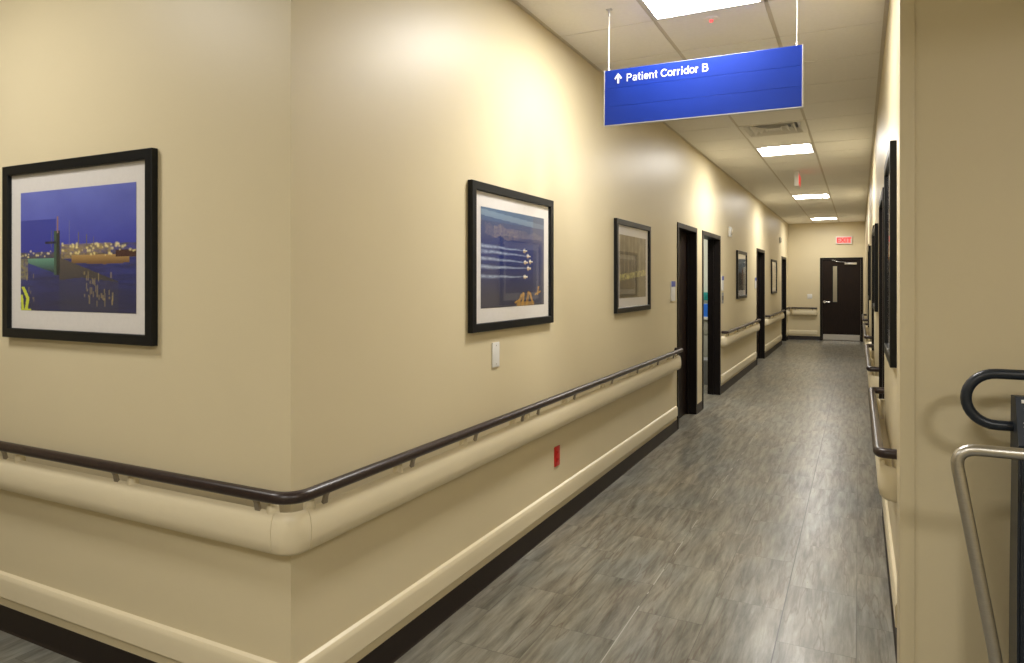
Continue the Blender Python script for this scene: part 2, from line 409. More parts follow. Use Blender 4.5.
LL = ['square recessed ceiling light nearest the camera, above the blue hanging sign', 'square recessed ceiling light just beyond the air vent',
      'square recessed ceiling light beyond the hanging ceiling exit sign', 'square recessed ceiling light farthest down the corridor near the end wall']
for y, l, k in zip(LIGHT_Y, LL, (1, 1, .95, .6)): ceiling_light(GX + PITCH/2, y + PITCH/2, k, l, 'corridor ceiling lights')
for (x, y, k), l in zip(LOBBY_LIGHTS, ('recessed ceiling light over the side passage on the left', 'recessed ceiling light behind the viewpoint in line with the corridor', 'recessed ceiling light over the right part of the lobby')):
    ceiling_light(x, y, k, l, 'lobby ceiling lights')

t = thing('air_vent', (GX + PITCH/2, VENT_Y + PITCH/2, ZC), 'square metal air vent with nested louvres in the ceiling before the second light', 'air vent')
h = PITCH / 2 - .006
bm = bmesh.new()
for a in ((-h, h, -h, -h+.035), (-h, h, h-.035, h), (-h, -h+.035, -h+.035, h-.035), (h-.035, h, -h+.035, h-.035)): bx(bm, *a, -.004, .004)
finish('frame', bm, M['ventmetal'], t)
for s0 in (.268, .205, .142, .079):
    bm = bmesh.new(); s1 = s0 - .052
    for sa, za, sb, zb in ((s0, -.004, s0 - .010, -.004), (s0 - .010, -.004, s1, .040), (s1, .040, s1 - .003, .042), (s1 - .003, .042, s0, .0)):
        A = [bm.verts.new((x * sa, y * sa, za)) for x, y in ((-1,-1),(1,-1),(1,1),(-1,1))]
        B = [bm.verts.new((x * sb, y * sb, zb)) for x, y in ((-1,-1),(1,-1),(1,1),(-1,1))]
        for i in range(4): bm.faces.new((A[i], A[(i+1)%4], B[(i+1)%4], B[i]))
    finish('louvre', bm, M['ventmetal'], t)
boxes('centre_plate', M['ventmetal'], [(-.05, .05, -.05, .05, -.004, 0)], t)
boxes('duct', M['grey'], [(-h, h, -h, h, .06, .07)], t)

# ------------------------------------------------------------------ hand rails with bumpers, kick guards, baseboards
RZ, RO, RR = .834, .076, .0205
PROF = [(.002, .641), (.036, .640), (.060, .643), (.072, .655), (.078, .688), (.0785, .720), (.074, .752), (.066, .773), (.056, .781), (.051, .779),
        (.060, .769), (.068, .750), (.072, .720), (.071, .690), (.065, .663), (.056, .652), (.036, .649), (.002, .650)]
KPROF = [(0, .148), (.016, .148), (.0185, .152), (.0187, .190), (.0185, .224), (.0168, .235), (.0115, .245), (0, .252)]
def stations(path):
    """path: list of (point2d, normal angle) with arcs between differing angles"""
    out = []
    for (p, a), (q, b) in zip(path, path[1:]):
        if not out: out.append((p, a))
        if (Vector(p) - Vector(q)).length < 1e-6:
            n = 10
            for i in range(1, n + 1): out.append((q, a + (b - a) * i / n))
        else: out.append((q, b))
    return out
def sweep_profile(name, path, prof, m, parent=None):
    bm = bmesh.new(); rings = []
    for p, a in stations(path):
        rings.append([(p[0] + math.cos(a) * o, p[1] + math.sin(a) * o, z) for o, z in prof])
    sweep(bm, rings); return finish(name, bm, m, parent, 40 if prof is PROF else 28)
def handrail(segs, corner, posts, ends, label, group='wall handrails with bumper'):
    """segs: list of straight runs ((x,y),(x,y),normal angle); consecutive runs share an outer corner.
       ends: (start returns, end returns); posts: (x, y, normal angle, kind)"""
    a0 = segs[0][2]; t = thing('handrail', (segs[0][0][0], segs[0][0][1], 0), label, 'handrail', group)
    off = Vector((segs[0][0][0], segs[0][0][1], 0))
    def loc(o): o.location = -off; return o
    # bar
    pts = []
    n0 = Vector((math.cos(a0), math.sin(a0), 0)); s = Vector((*segs[0][0], RZ)); d = (Vector(segs[0][1]) - Vector(segs[0][0])).normalized(); d = Vector((d.x, d.y, 0))
    if ends[0]: pts += [s + d * .02 + n0 * .004, s + d * .02 + n0 * RO]
    else: pts += [s + n0 * RO]
    core = []
    for i, (p, q, a) in enumerate(segs):
        n = Vector((math.cos(a), math.sin(a), 0))
        if i: 
            pa = segs[i-1][2]
            for k in range(1, 10):
                aa = pa + (a - pa) * k / 10; core.append(Vector((*p, RZ)) + Vector((math.cos(aa), math.sin(aa), 0)) * RO)
            core.append(Vector((*p, RZ)) + n * RO)
        if i < len(segs) - 1: core.append(Vector((*q, RZ)) + n * RO)
    e = Vector((*segs[-1][1], RZ)); ne = Vector((math.cos(segs[-1][2]), math.sin(segs[-1][2]), 0))
    de = (Vector(segs[-1][1]) - Vector(segs[-1][0])).normalized(); de = Vector((de.x, de.y, 0))
    tail = [e - de * .02 + ne * RO, e - de * .02 + ne * .004] if ends[1] else [e + ne * RO]
    head = pts
    P = []
    if len(head) == 2:
        nxt = core[0] if core else tail[0]
        P += round_path([head[0], head[1], head[1] + (nxt - head[1]).normalized() * .12], .05)
    else: P += head
    P += core
    if len(tail) == 2:
        prv = P[-1]
        P += round_path([tail[0] + (prv - tail[0]).normalized() * .12, tail[0], tail[1]], .05)
    else: P += tail
    bm = bmesh.new(); tube(bm, P, RR, 16); loc(finish('rail_bar', bm, M['bar'], t, 50))
    # bumper runs and corner caps
    for i, (p, q, a) in enumerate(segs):
        dd = (Vector(q) - Vector(p)).normalized()
        p2 = Vector(p) + dd * (.013 if i else 0); q2 = Vector(q) - dd * (.013 if i < len(segs) - 1 else 0)
        along = math.atan2(dd.y, dd.x)
        path = []
        def adj(a, b):
            while b - a > PI: b -= 2 * PI
            while b - a < -PI: b += 2 * PI
            return b
        if i == 0 and ends[0] is not None:
            path += [(tuple(p2 + dd * .07), adj(a, along + PI)), (tuple(p2 + dd * .07), a)]
        else: path += [(tuple(p2), a)]
        if i == len(segs) - 1 and ends[1] is not None:
            path += [(tuple(q2 - dd * .07), a), (tuple(q2 - dd * .07), adj(a, along))]
        else: path += [(tuple(q2), a)]
        loc(sweep_profile('bumper', path, PROF, M['vinyl'], t))
        if i:
            pd = (Vector(segs[i-1][1]) - Vector(segs[i-1][0])).normalized(); pa = segs[i-1][2]
            c = Vector(p)
            path = [(tuple(c - pd * .0105), pa), (tuple(c), pa), (tuple(c), a), (tuple(c + dd * .0105), a)]
            loc(sweep_profile('corner_cap', path, PROF, M['vinyl'], t))
    for (x, y, a, kind) in posts:
        n = Vector((math.cos(a), math.sin(a), 0)); tn = Vector((-n.y, n.x, 0)); b = Vector((x, y, 0))
        bm = bmesh.new()
        if kind == 'post':
            r = []
            for z, o, hw, hd in ((.700, .052, .012, .005), (.765, .056, .012, .005), (.800, .064, .009, .005), (.822, .073, .012, .006)):
                c = b + n * o + Vector((0, 0, z))
                r.append([c - tn*hw - n*hd, c + tn*hw - n*hd, c + tn*hw + n*hd, c - tn*hw + n*hd])
            sweep(bm, r); loc(finish('bracket', bm, M['post'], t))
        else:
            r = []
            for z, rad in ((.700, .021), (.784, .021), (.797, .0185), (.806, .012), (.809, .002)):
                c = b + n * .046 + Vector((0, 0, z)); r.append([c + Vector((math.cos(k*PI/7), math.sin(k*PI/7), 0)) * rad for k in range(14)])
            sweep(bm, r); loc(finish('knob', bm, M['vinyl'], t, 60))
    return t
E_, W_, S_ = 0.0, PI, -PI/2
pl = [(XL, y, E_, 'knob') for y in (1.755, 2.249, 2.757, 3.27, 3.435, 3.99, 4.70, 5.345, 5.99, 6.60)] + [(XL, y, E_, 'post') for y in (1.812, 2.324, 2.841, 3.35, 3.555, 4.11, 4.86, 5.51, 6.15, 6.74)]
pf = [(x, YC, S_, 'post') for x in (-1.765, -2.493, -3.23, -3.97, -4.7)] + [(x, YC, S_, 'knob') for x in (-1.712, -2.418, -3.15, -3.89, -4.62)]
handrail([((-5.2, YC), (XL, YC), S_), ((XL, YC), (XL, 7.06), E_)], True, pl + pf, (1, 1),
         'long dark handrail over cream bumper wrapping the near left corner')
def run(x, y0, y1, a):
    n = max(2, int((y1 - y0) / .62)); out = []
    for i in range(n):
        y = y0 + .15 + (y1 - y0 - .35) * i / (n - 1); out += [(x, y, a, 'knob'), (x, y + .08, a, 'post')]
    return out
SEG_L = [(9.70, 13.25), (14.62, 17.84)]
for (a, b), l in zip(SEG_L, ('dark handrail with cream bumper between the open doorway and the third left door', 'dark handrail with cream bumper between the third and fourth left doors')):
    handrail([((XL, a), (XL, b), E_)], False, run(XL, a, b, E_), (1, 1), l)
SEG_R = [(3.15, 5.0), (6.15, 8.42), (9.65, 12.65), (13.9, 16.2)]
for (a, b), l in zip(SEG_R, ('nearest handrail on the right wall, its near end bent back into the wall', 'second handrail along the right wall, beyond the nearest right door',
                             'third handrail along the right wall, seen almost end on', 'farthest handrail on the right wall before the end door')):
    handrail([((XR, b), (XR, a), W_)], False, run(XR, a, b, W_), (1, 1), l)
handrail([((-1.60, YF), (-.97, YF), S_)], False, [(-1.5, YF, S_, 'post'), (-1.08, YF, S_, 'post'), (-1.4, YF, S_, 'knob')], (1, 1), 'short handrail with cream bumper on the end wall beside the dark door')
handrail([((XL, 19.14), (XL, 19.52), E_)], False, [(XL, 19.25, E_, 'post'), (XL, 19.4, E_, 'knob')], (1, 1), 'shortest handrail stub on the left wall in the far corner')

nt_ = [1]
def trim(path):
    nt_[0] += 1; o = sweep_profile('trim_%d' % nt_[0], path, KPROF, M['kick']); o['label'] = 'cream moulded kick guard strip low on the wall'; return struct(o)
trim([((-5.2, YC), S_), ((XL, YC), S_), ((XL, YC), E_), ((XL, 7.10), E_)])
for a, b in SEG_L + [(19.14, YF - .03)]: trim([((XL, a), E_), ((XL, b), E_)])
for a, b in SEG_R: trim([((XR, b), W_), ((XR, a), W_)])
trim([((XL + .02, YF), S_), ((-.97, YF), S_)])
BP = [(0, 0), (.014, 0), (.0085, .006), (.006, .014), (.005, .095), (.003, .102), (0, .102)]
def base(name, path): return struct(sweep_profile(name, path, BP, M['base']))
b0 = base('baseboard_left', [((LX0, YC), S_), ((XL, YC), S_), ((XL, YC), E_), ((XL, DOORS_L[0][0]), E_)])
for a, b in zip(DOORS_L, DOORS_L[1:] + [(YF, 0)]): base('baseboard_left', [((XL, a[1]), E_), ((XL, b[0]), E_)])
base('baseboard_right', [((XR, DOORS_R[0][0]), W_), ((XR, 3.135), W_)])
for a, b in zip(DOORS_R, DOORS_R[1:] + [(YF, 0)]): base('baseboard_right', [((XR, b[0]), W_), ((XR, a[1]), W_)])
base('baseboard_lobby', [((XR + .04, YR), W_ + PI/2), ((LX1, YR), W_ + PI/2)])
base('baseboard_far', [((XL, YF), S_), ((FD[0], YF), S_)])
base('baseboard_behind', [((LX0, LY0), PI/2), ((LX1, LY0), PI/2)])

# ------------------------------------------------------------------ doors
def lever(x, y, z, sx, sy, parent, loc):
    bm = bmesh.new()
    tube(bm, [(x, y, z), (x + sx * .012, y, z)], .027, 20)
    tube(bm, round_path([(x, y, z), (x + sx * .055, y, z), (x + sx * .055, y + sy * .12, z)], .02), .009, 10)
    o = finish('door_handle', bm, M['chrome'], parent, 50); o.location = loc; o['label'] = 'satin metal lever handle'
dn = [0]
def door_x(a, b, side, closed, leaf_hinge_far=True):
    """door in a wall running along y; side=+1 the corridor lies toward +x (left wall), -1 for the right wall"""
    dn[0] += 1
    X0 = XL if side > 0 else XR
    t = struct(thing('door_%d' % dn[0], (X0, (a+b)/2, 0), None, None)); off = Vector((X0, (a+b)/2, 0))
    f, bk = X0 + side * .010, X0 - side * (T + .010); lo, hi = min(f, bk), max(f, bk)
    L = [(lo, hi, a, a + .05, 0, DZ), (lo, hi, b - .05, b, 0, DZ), (lo, hi, a + .05, b - .05, DZ - .05, DZ)]
    s = X0 - side * .075                               # stop strips
    L += [(min(s, s - side*.02), max(s, s - side*.02), a + .05, a + .065, 0, DZ - .05), (min(s, s - side*.02), max(s, s - side*.02), b - .065, b - .05, 0, DZ - .05)]
    o = boxes('door_frame', M['frame_dark'], L, t); o.location = -off
    if closed:
        l0, l1 = X0 - side * .098, X0 - side * .142
        o = boxes('door_leaf', M['espresso'], [(min(l0,l1), max(l0,l1), a + .053, b - .053, .012, DZ - .053)], t, .002); o.location = -off
        lever(l0, a + .13, 1.0, side, 1, t, -off)
    else:                                              # leaf swung back into the room against its near side
        xx = X0 - side * (T + .06)
        o = boxes('door_leaf', M['espresso'], [(min(xx, xx - side*.9), max(xx, xx - side*.9), a + .01, a + .052, .012, DZ - .053)], t, .002); o.location = -off
    return t
for i, (a, b) in enumerate(DOORS_L): door_x(a, b, 1, i != 1)
for a, b in DOORS_R: door_x(a, b, -1, True)
# far door in the end wall
t = struct(thing('door_8', (0, YF, 0), None, None)); off = Vector((0, YF, 0))
o = boxes('door_frame', M['frame_dark'], [(FD[0], FD[0]+.05, YF-.012, YF+T, 0, DZ), (FD[1]-.05, FD[1], YF-.012, YF+T, 0, DZ), (FD[0]+.05, FD[1]-.05, YF-.012, YF+T, DZ-.05, DZ)], t); o.location = -off
x0, x1 = FD[0] + .053, FD[1] - .053; wx0, wx1, wz0, wz1 = -.60, -.505, 1.0, 1.92
leaf = boxes('door_leaf', M['espresso'], [(x0, wx0, YF+.02, YF+.065, .01, DZ-.053), (wx1, x1, YF+.02, YF+.065, .01, DZ-.053), (wx0, wx1, YF+.02, YF+.065, .01, wz0), (wx0, wx1, YF+.02, YF+.065, wz1, DZ-.053)], t); leaf.location = -off
o = boxes('glass_lite', M['glass'], [(wx0, wx1, YF+.038, YF+.044, wz0, wz1)], t); o.location = -off
o = boxes('lite_frame', M['frame_dark'], [(wx0-.02, wx0, YF+.012, YF+.02, wz0-.02, wz1+.02), (wx1, wx1+.02, YF+.012, YF+.02, wz0-.02, wz1+.02), (wx0, wx1, YF+.012, YF+.02, wz1, wz1+.02), (wx0, wx1, YF+.012, YF+.02, wz0-.02, wz0)], t); o.location = -off
o = boxes('kick_plate', M['steel'], [(x0+.02, x1-.02, YF+.017, YF+.02, .02, .165)], t); o.location = -off; o['label'] = 'brushed metal kick plate'
bm = bmesh.new(); bx(bm, -.33, -.05, YF-.045, YF+.02, 1.955, 2.01, bev=.006)
tube(bm, [(-.30, YF-.03, 2.02), (-.46, YF-.06, 2.03), (-.62, YF-.01, 2.08)], .008, 8)
o = finish('door_closer', bm, M['chrome'], t, 40); o.location = -off
bm = bmesh.new(); tube(bm, [(-.80, YF+.02, 1.0), (-.80, YF+.005, 1.0)], .032, 20); tube(bm, round_path([(-.80, YF+.02, 1.0), (-.80, YF-.04, 1.0), (-.66, YF-.04, 1.0)], .02), .011, 10)
o = finish('door_handle', bm, M['chrome'], t, 50); o.location = -off
# passage seen through the door lite
struct(boxes('wall_beyond', M['wall'], [(FD[0]-.5, FD[1]+.5, YF+1.6, YF+1.7, 0, ZC)]))
ceiling_light(-.45, YF + .85, .25, 'ceiling light in the passage behind the end door')

# ------------------------------------------------------------------ room behind the open doorway
RX0, RY0, RY1 = -4.6, 8.22, 11.6
struct(boxes('wall_room_end', M['roomwall'], [(RX0, XL - T - .001, RY1, RY1 + .1, 0, ZC)]))
struct(boxes('wall_room_side', M['roomwall'], [(RX0 - .1, RX0, RY0 - .1, RY1 + .1, 0, ZC)]))
struct(boxes('wall_room_near', M['roomwall'], [(RX0, XL - T - .012, RY0 - .1, RY0, 0, ZC)]))
struct(boxes('floor_room', M['floor'], [(RX0, XL - T + .01, RY0, RY1, -.02, .002)]))
struct(boxes('ceiling_room', M['ceil'], [(RX0, XL - T - .001, RY0, RY1, ZC - .03, ZC)]))
t = ceiling_light(-2.7, 10.2, .6, 'ceiling light inside the room behind the open doorway'); t.location.z = ZC - .09
t = thing('base_cabinet', (-2.5, 11.3, 0), 'pale grey base cabinet under a white worktop, glimpsed through the open doorway', 'cabinet')
boxes('body', M['cab'], [(-.65, .62, -.25, .29, .0, .93)], t, .003)
boxes('drawer', M['cab'], [(-.02, .60, -.268, -.25, .70, .91)], t, .004)
for a in (0, 1):
    d_ = boxes('cabinet_door', M['cab'], [(-.02 + a * .315, .285 + a * .315, -.268, -.25, .11, .68)], t, .004)
    boxes('door_handle', M['chrome'], [(.02 + a*.5, .032 + a*.5, -.285, -.268, .50, .62)], d_, .002)
boxes('worktop', M['counter'], [(-.67, .63, -.29, .29, .93, .97)], t, .005)
tag(boxes('storage_box', M['bluebox'], [(-2.42, -2.12, 11.12, 11.26, .971, 1.17)], None, .006), 'blue storage box on the white worktop seen through the open doorway', 'box')
gt = thing('glove_dispenser', (-2.3, 11.6, 1.22), 'teal glove box mounted on the wall above the worktop in the side room', 'glove dispenser')
bm = bmesh.new(); bx(bm, -.14, .14, -.10, -.001, 0, .13, bev=.006); finish('glove_box', bm, M['teal'], gt, 40)
bm = bmesh.new(); tube(bm, [(.02, -.10, .06), (.04, -.14, .07), (.05, -.17, .03)], [.03, .035, .012], 10); finish('glove', bm, M['teal'], gt, 60)
t = thing('waste_bin', (-2.02, 10.55, 0), 'grey step waste bin beside the cabinet in the side room', 'waste bin')
bm = bmesh.new(); tube(bm, [(0,0,0.002), (0,0,.35)], [.13, .15], 20); finish('bin_body', bm, M['grey'], t, 50)
bm = bmesh.new(); tube(bm, [(0,0,.352), (0,0,.37), (0,0,.385)], [.155, .15, .09], 20); finish('lid', bm, M['grey'], t, 50)
# dim rooms behind closed doors are not seen

# ------------------------------------------------------------------ framed pictures
def hexc(r, g, b):
    f = lambda c: ((c/255+.055)/1.055)**2.4 if c/255 > .04045 else c/255/12.92
    return (f(r), f(g), f(b))
def mixc(a, b, t): t = max(0, min(1, t)); return tuple(x + (y - x) * t for x, y in zip(a, b))
def nz(u, v, s=1, seed=0):
    q = Vector((u * s, v * s, seed * 7.3)); return .55 * noise.noise(q) + .3 * noise.noise(q * 2.3) + .2 * noise.noise(q * 5.1)
def seg_d(u, v, a, b):
    ax, ay = a; bx_, by = b; dx, dy = bx_ - ax, by - ay; L = dx*dx + dy*dy
    t = max(0, min(1, ((u-ax)*dx + (v-ay)*dy) / L)); return math.hypot(u - ax - t*dx, v - ay - t*dy)
rnd = random.Random(3)
HL = [(rnd.uniform(.0, .32), rnd.uniform(.50, .55), rnd.uniform(.006, .014)) for _ in range(16)] + [(rnd.uniform(.38, .82), rnd.uniform(.44, .55), rnd.uniform(.006, .016)) for _ in range(42)] + [(rnd.uniform(.82, 1), rnd.uniform(.46, .52), rnd.uniform(.008, .018)) for _ in range(10)]
STK = [(rnd.uniform(.58, .84), rnd.uniform(.66, .92), rnd.uniform(.02, .07)) for _ in range(34)] + [(rnd.uniform(.05, .14), rnd.uniform(.68, .9), rnd.uniform(.02, .05)) for _ in range(8)]
def art_harbour(u, v):
    c = mixc(hexc(112, 124, 206), hexc(48, 56, 176), v / .5)
    if u < .33 and v > .24: c = mixc(c, hexc(22, 40, 150), .75)  # dark blue glass reflection painted into the left of the print
    c = mixc(c, hexc(40, 50, 150), .25 + .4 * nz(u, v, 3, 1))
    if v > .53:
        c = mixc(hexc(34, 50, 140), hexc(22, 30, 88), (v - .53) / .4); c = mixc(c, hexc(12, 18, 60), .3 + nz(u * 2, v * 14, 2, 2))
    if .46 < v < .57 and (u > .36 or v > .51): c = mixc(c, hexc(88, 80, 60), .55 + .8 * nz(u * 3, v * 5, 6, 4))
    if .38 < u < .80 and .45 < v < .57: c = mixc(c, hexc(168, 146, 84), .55 + .9 * nz(u * 4, v * 5, 8, 5))
    if .47 < u < .95 and .545 < v < .62 - .05 * abs(u - .75): c = mixc(hexc(176, 140, 84), hexc(116, 84, 50), (v - .545) / .06)     # quay boat
    if .84 < u and .51 < v < .56: c = hexc(64, 24, 26)
    if .07 < u < .36 and .565 < v < .60 + (u - .07) * .35: c = mixc(hexc(96, 150, 130), hexc(30, 60, 70), (v - .565) / .1)  # hull, lit
    if u > .36 and .555 + (u - .36) * .42 * .95 < v < 1.2 - (u - .36) * 0 and v > .555 + (u - .36) * .40 and u < .86:
        if v < .70 + .12 * (u - .36) or v < .78 - .1 * u: c = mixc(hexc(84, 76, 72), hexc(56, 52, 58), (v - .55) / .2)
        else: c = mixc(c, hexc(52, 54, 74), .45)
    if .315 < u < .365 and .34 < v < .70: c = hexc(26, 34, 36) if u > .335 else hexc(54, 86, 70)
    if abs(u - .345) < .006 and .22 < v < .36: c = hexc(150, 110, 110)
    if abs(u - .45) < .004 and .26 < v < .46: c = hexc(120, 120, 150)
    for x, y in ((.53, .36), (.60, .38), (.66, .40), (.29, .33)):
        if abs(u - x) < .003 and y < v < .48: c = hexc(110, 104, 100)
    if .23 < u < .33 and abs(v - .435) < .008: c = hexc(16, 22, 60)
    for x, y, r in HL:
        d = math.hypot(u - x, v - y)
        if d < r * 1.1: c = mixc(hexc(255, 238, 160), c, (d / r) ** .8 / 1.05)
    for x, y, l in STK:
        if abs(u - x) < .005 and y < v < y + l: c = mixc(c, hexc(176, 156, 96), .42)
    if u < .10 and v > .80 and (seg_d(u, v, (.02, .8), (.07, .9)) < .014 or seg_d(u, v, (.07, .9), (.05, 1)) < .014 or seg_d(u, v, (.01, .88), (.02, 1)) < .012 or v > .985): c = hexc(205, 215, 60)
    if u < .07 and .56 < v < .74: c = mixc(c, hexc(150, 140, 80), .5 + nz(u, v, 40, 6))
    return c
JETS = [(.67, .40), (.725, .455), (.68, .525), (.765, .515), (.73, .59), (.675, .685)]
def art_jets(u, v):
    c = mixc(hexc(74, 104, 138), hexc(60, 84, 128), v / .15)
    if abs(v - .05 - .06 * u) < .03: c = mixc(c, hexc(160, 184, 200), .35)
    if v > .13: c = mixc(hexc(58, 74, 118), hexc(28, 44, 110), (v - .13) / .25)
    if v > .5: c = mixc(hexc(28, 44, 108), hexc(58, 58, 76), (v - .5) / .4)
    if u > .8: c = mixc(c, hexc(84, 84, 100), .45)
    k = .20 + .06 * u + .05 * nz(u, 0, 9, 3)
    if k - .05 < v < k + .07 and .05 < u < .97: c = mixc(c, hexc(136, 124, 128), (.6 if .18 < u < .55 else .32) * (.7 + 1.3 * nz(u * 2, v * 2, 22, 4)))
    for i, (x, y) in enumerate(JETS):
        if i in (3,): continue
        yy = y - (.03 if y < .56 else .0) * (x - u) + .002 * math.sin(u * 20 + i)
        if u < x - .03:
            wd = .007 + .030 * (x - u); d = abs(v - yy)
            if d < wd: c = mixc(c, hexc(196, 212, 232), .62 * (1 - d / wd) * (.8 + .9 * nz(u * 3, v * 6, 8, 9)))
    for x, y in JETS:                                    # small delta winged jets pointing right
        dx, dy = u - x, abs(v - y) * .75
        if (-.03 < dx < .03 and dy < .006) or (-.02 < dx < .012 and dy < .024 - (dx + .02) * .8) or (-.035 < dx < -.024 and dy < .013): c = hexc(236, 232, 222) if v < y else hexc(200, 176, 130)
    for a, b, r in (((.60, .885), (.55, .99), .016), ((.635, .87), (.62, .99), .018), ((.72, .86), (.69, .99), .018), ((.75, .87), (.80, .99), .014), ((.50, .96), (.58, .93), .01), ((.90, .80), (.88, .88), .012), ((.84, .88), (.93, .85), .009)):
        if seg_d(u, v, a, b) < r: c = mixc(hexc(206, 160, 74), hexc(120, 84, 44), .5 + nz(u, v, 30, 2))
    if .52 < u < .82 and v > .955: c = mixc(hexc(180, 140, 70), c, .35)
    return c
def art_sepia(u, v):
    c = mixc(hexc(150, 134, 104), hexc(122, 108, 76), v)
    c = mixc(c, hexc(188, 176, 140), max(0, .5 * math.sin(u * 44 + 2 * nz(u, v, 4)) * (1 if v < .62 else .3)))
    c = mixc(c, hexc(84, 74, 50), .35 + .5 * nz(u, v, 7, 2))
    if abs(v - (.68 - .10 * u)) < .05: c = mixc(c, hexc(206, 196, 120), .5 + 1.4 * nz(u * 2, v * 2, 10, 5))
    if .55 < u < .72 and .3 < v < .9: c = mixc(c, hexc(70, 62, 50), .25)
    return c
def art_tower(u, v):
    c = mixc(hexc(150, 170, 190), hexc(70, 96, 132), v * 1.6)
    if v > .45 + .1 * nz(u, 0, 6): c = mixc(hexc(40, 46, 40), hexc(26, 30, 26), v)
    if abs(u - .62) < .07 + .05 * v and v > .30: c = mixc(hexc(150, 96, 70), hexc(80, 60, 46), v)
    if v > .85: c = hexc(80, 78, 66)
    return mixc(c, hexc(20, 24, 26), .2 + .6 * nz(u, v, 12, 3))
def art_pale(u, v): return mixc(hexc(196, 194, 186), hexc(150, 140, 120), .4 + .8 * nz(u, v, 4, 8) + .3 * v)
def art_red(u, v):
    c = mixc(hexc(96, 92, 84), hexc(30, 30, 30), v * 1.5)
    if .40 < v < .52: c = mixc(hexc(190, 40, 30), hexc(200, 160, 60), .5 + 1.5 * nz(u, v, 9, 2))
    return c
def art_dusk(u, v): return mixc(mixc(hexc(90, 110, 130), hexc(40, 40, 40), v), hexc(120, 90, 60), .3 + .8 * nz(u, v, 6, 5))
def picture(cx, cy, cz, rz, W, H, art, label, px, py=None, fw=.048, mt=.075, mb=.08, ml=None, group='framed photographs on the corridor walls'):
    """faces local -y; rz turns it onto its wall"""
    t = thing('framed_picture', (cx, cy, cz), label, 'picture', group, rz)
    D = .028; hw, hh = W/2, H/2
    bm = bmesh.new()
    def ring(w_, h_, y): return [(-w_, y, -h_), (w_, y, -h_), (w_, y, h_), (-w_, y, h_)]
    R = [ring(hw, hh, -.002), ring(hw, hh, -D + .002), ring(hw - .002, hh - .002, -D), ring(hw - fw + .003, hh - fw + .003, -D), ring(hw - fw, hh - fw, -D + .003), ring(hw - fw, hh - fw, -.002)]
    V = [[bm.verts.new(p) for p in r] for r in R]
    for a, b in zip(V, V[1:] + [V[0]]):
        for i in range(4): bm.faces.new((a[i], a[(i+1)%4], b[(i+1)%4], b[i]))
    finish('frame', bm, M['picframe'], t)
    iw, ih = hw - fw + .001, hh - fw + .001
    boxes('mat_board', M['mat'], [(-iw, iw, -.010, -.004, -ih, ih)], t)
    ml = ml if ml is not None else mt
    x0, x1, z0, z1 = -hw + fw + ml, hw - fw - ml, -hh + fw + mb, hh - fw - mt
    nx, nzv = px, py or int(px * (z1 - z0) / (x1 - x0))
    vs = []; fs = []; cols = []
    for j in range(nzv + 1):
        for i in range(nx + 1): vs.append((x0 + (x1-x0)*i/nx, -.0112, z1 + (z0-z1)*j/nzv))
    for j in range(nzv):
        for i in range(nx):
            k = j * (nx+1) + i; fs.append((k, k+nx+1, k+nx+2, k+1)); cols.append(art((i+.5)/nx, (j+.5)/nzv))
    me = bpy.data.meshes.new('print'); me.from_pydata(vs, [], fs); ca = me.color_attributes.new('ink', 'FLOAT_COLOR', 'CORNER')
    buf = []
    for c in cols:
        c4 = (max(0, c[0]), max(0, c[1]), max(0, c[2]), 1); buf += c4 * 4
    ca.data.foreach_set('color', buf); me.materials.append(M['print'])
    o = bpy.data.objects.new('print', me); COL.objects.link(o); o.parent = t
    boxes('glass_pane', M['glass'], [(-iw, iw, -.0165, -.0145, -ih, ih)], t)
    return t
PZ = 1.648
picture(-2.830, YC, 1.655, 0, .98, .736, art_harbour, 'black framed photo of a harbour at night, on the wall left of the corner', 230, fw=.040, mt=.078, mb=.078, ml=.070)
picture(XL, 3.365, 1.647, PI/2, .985, .736, art_jets, 'black framed photo of jets trailing smoke over water, above the white wall plate', 210, fw=.042, mt=.074, mb=.072, ml=.068)
picture(XL, 5.565, 1.647, PI/2, .965, .732, art_sepia, 'black framed sepia photo on the left wall just before the first door', 110, fw=.042, mt=.074, mb=.072, ml=.068)
picture(XL, 11.475, 1.633, PI/2, .98, .745, art_tower, 'black framed photo on the left wall between the open doorway and third door', 60)
picture(XL, 16.14, 1.633, PI/2, .98, .735, art_pale, 'black framed pale photo on the left wall before the last door', 40)
picture(XR, 3.80, 1.645, -PI/2, .80, .98, art_red, 'tall black framed photo nearest on the right wall, seen edge on', 90)
picture(XR, 7.15, 1.645, -PI/2, 1.05, .75, art_dusk, 'black framed photo on the right wall between the first and second right doors', 60)
picture(XR, 11.2, 1.645, -PI/2, 1.05, .75, art_dusk, 'black framed photo farthest along the right wall', 40)

# ------------------------------------------------------------------ wall plates and small fittings
def plate(name, x, y, z, rz, w_, h_, m, label, cat, details=None):
    t = thing(name, (x, y, z), label, cat, None, rz)
    boxes('cover', m, [(-w_/2, w_/2, -.007, -.0005, -h_/2, h_/2)], t, .0025)
    return t
t = plate('wall_plate', XL, 3.153, 1.150, PI/2, .076, .128, M['white'], 'white blank wall plate below the photo of jets', 'wall plate')
for z in (.048, -.048): bm = bmesh.new(); cyl(bm, (0, -.0085, z), .003, .002, 'y', 10); finish('screw', bm, M['chrome'], t)
t = plate('power_outlet', XL, 3.965, .444, PI/2, .080, .122, M['red'], 'red emergency power outlet low on the left wall', 'power outlet')
for dz in (.022, -.022):
    sk = boxes('socket', M['red'], [(-.017, .017, -.010, -.007, dz - .014, dz + .014)], t, .002)
    for a, b in ((-.008, -.0055), (.0055, .008)): boxes('slot', M['base'], [(a, b, -.0105, -.0095, dz - .003, dz + .007)], sk)
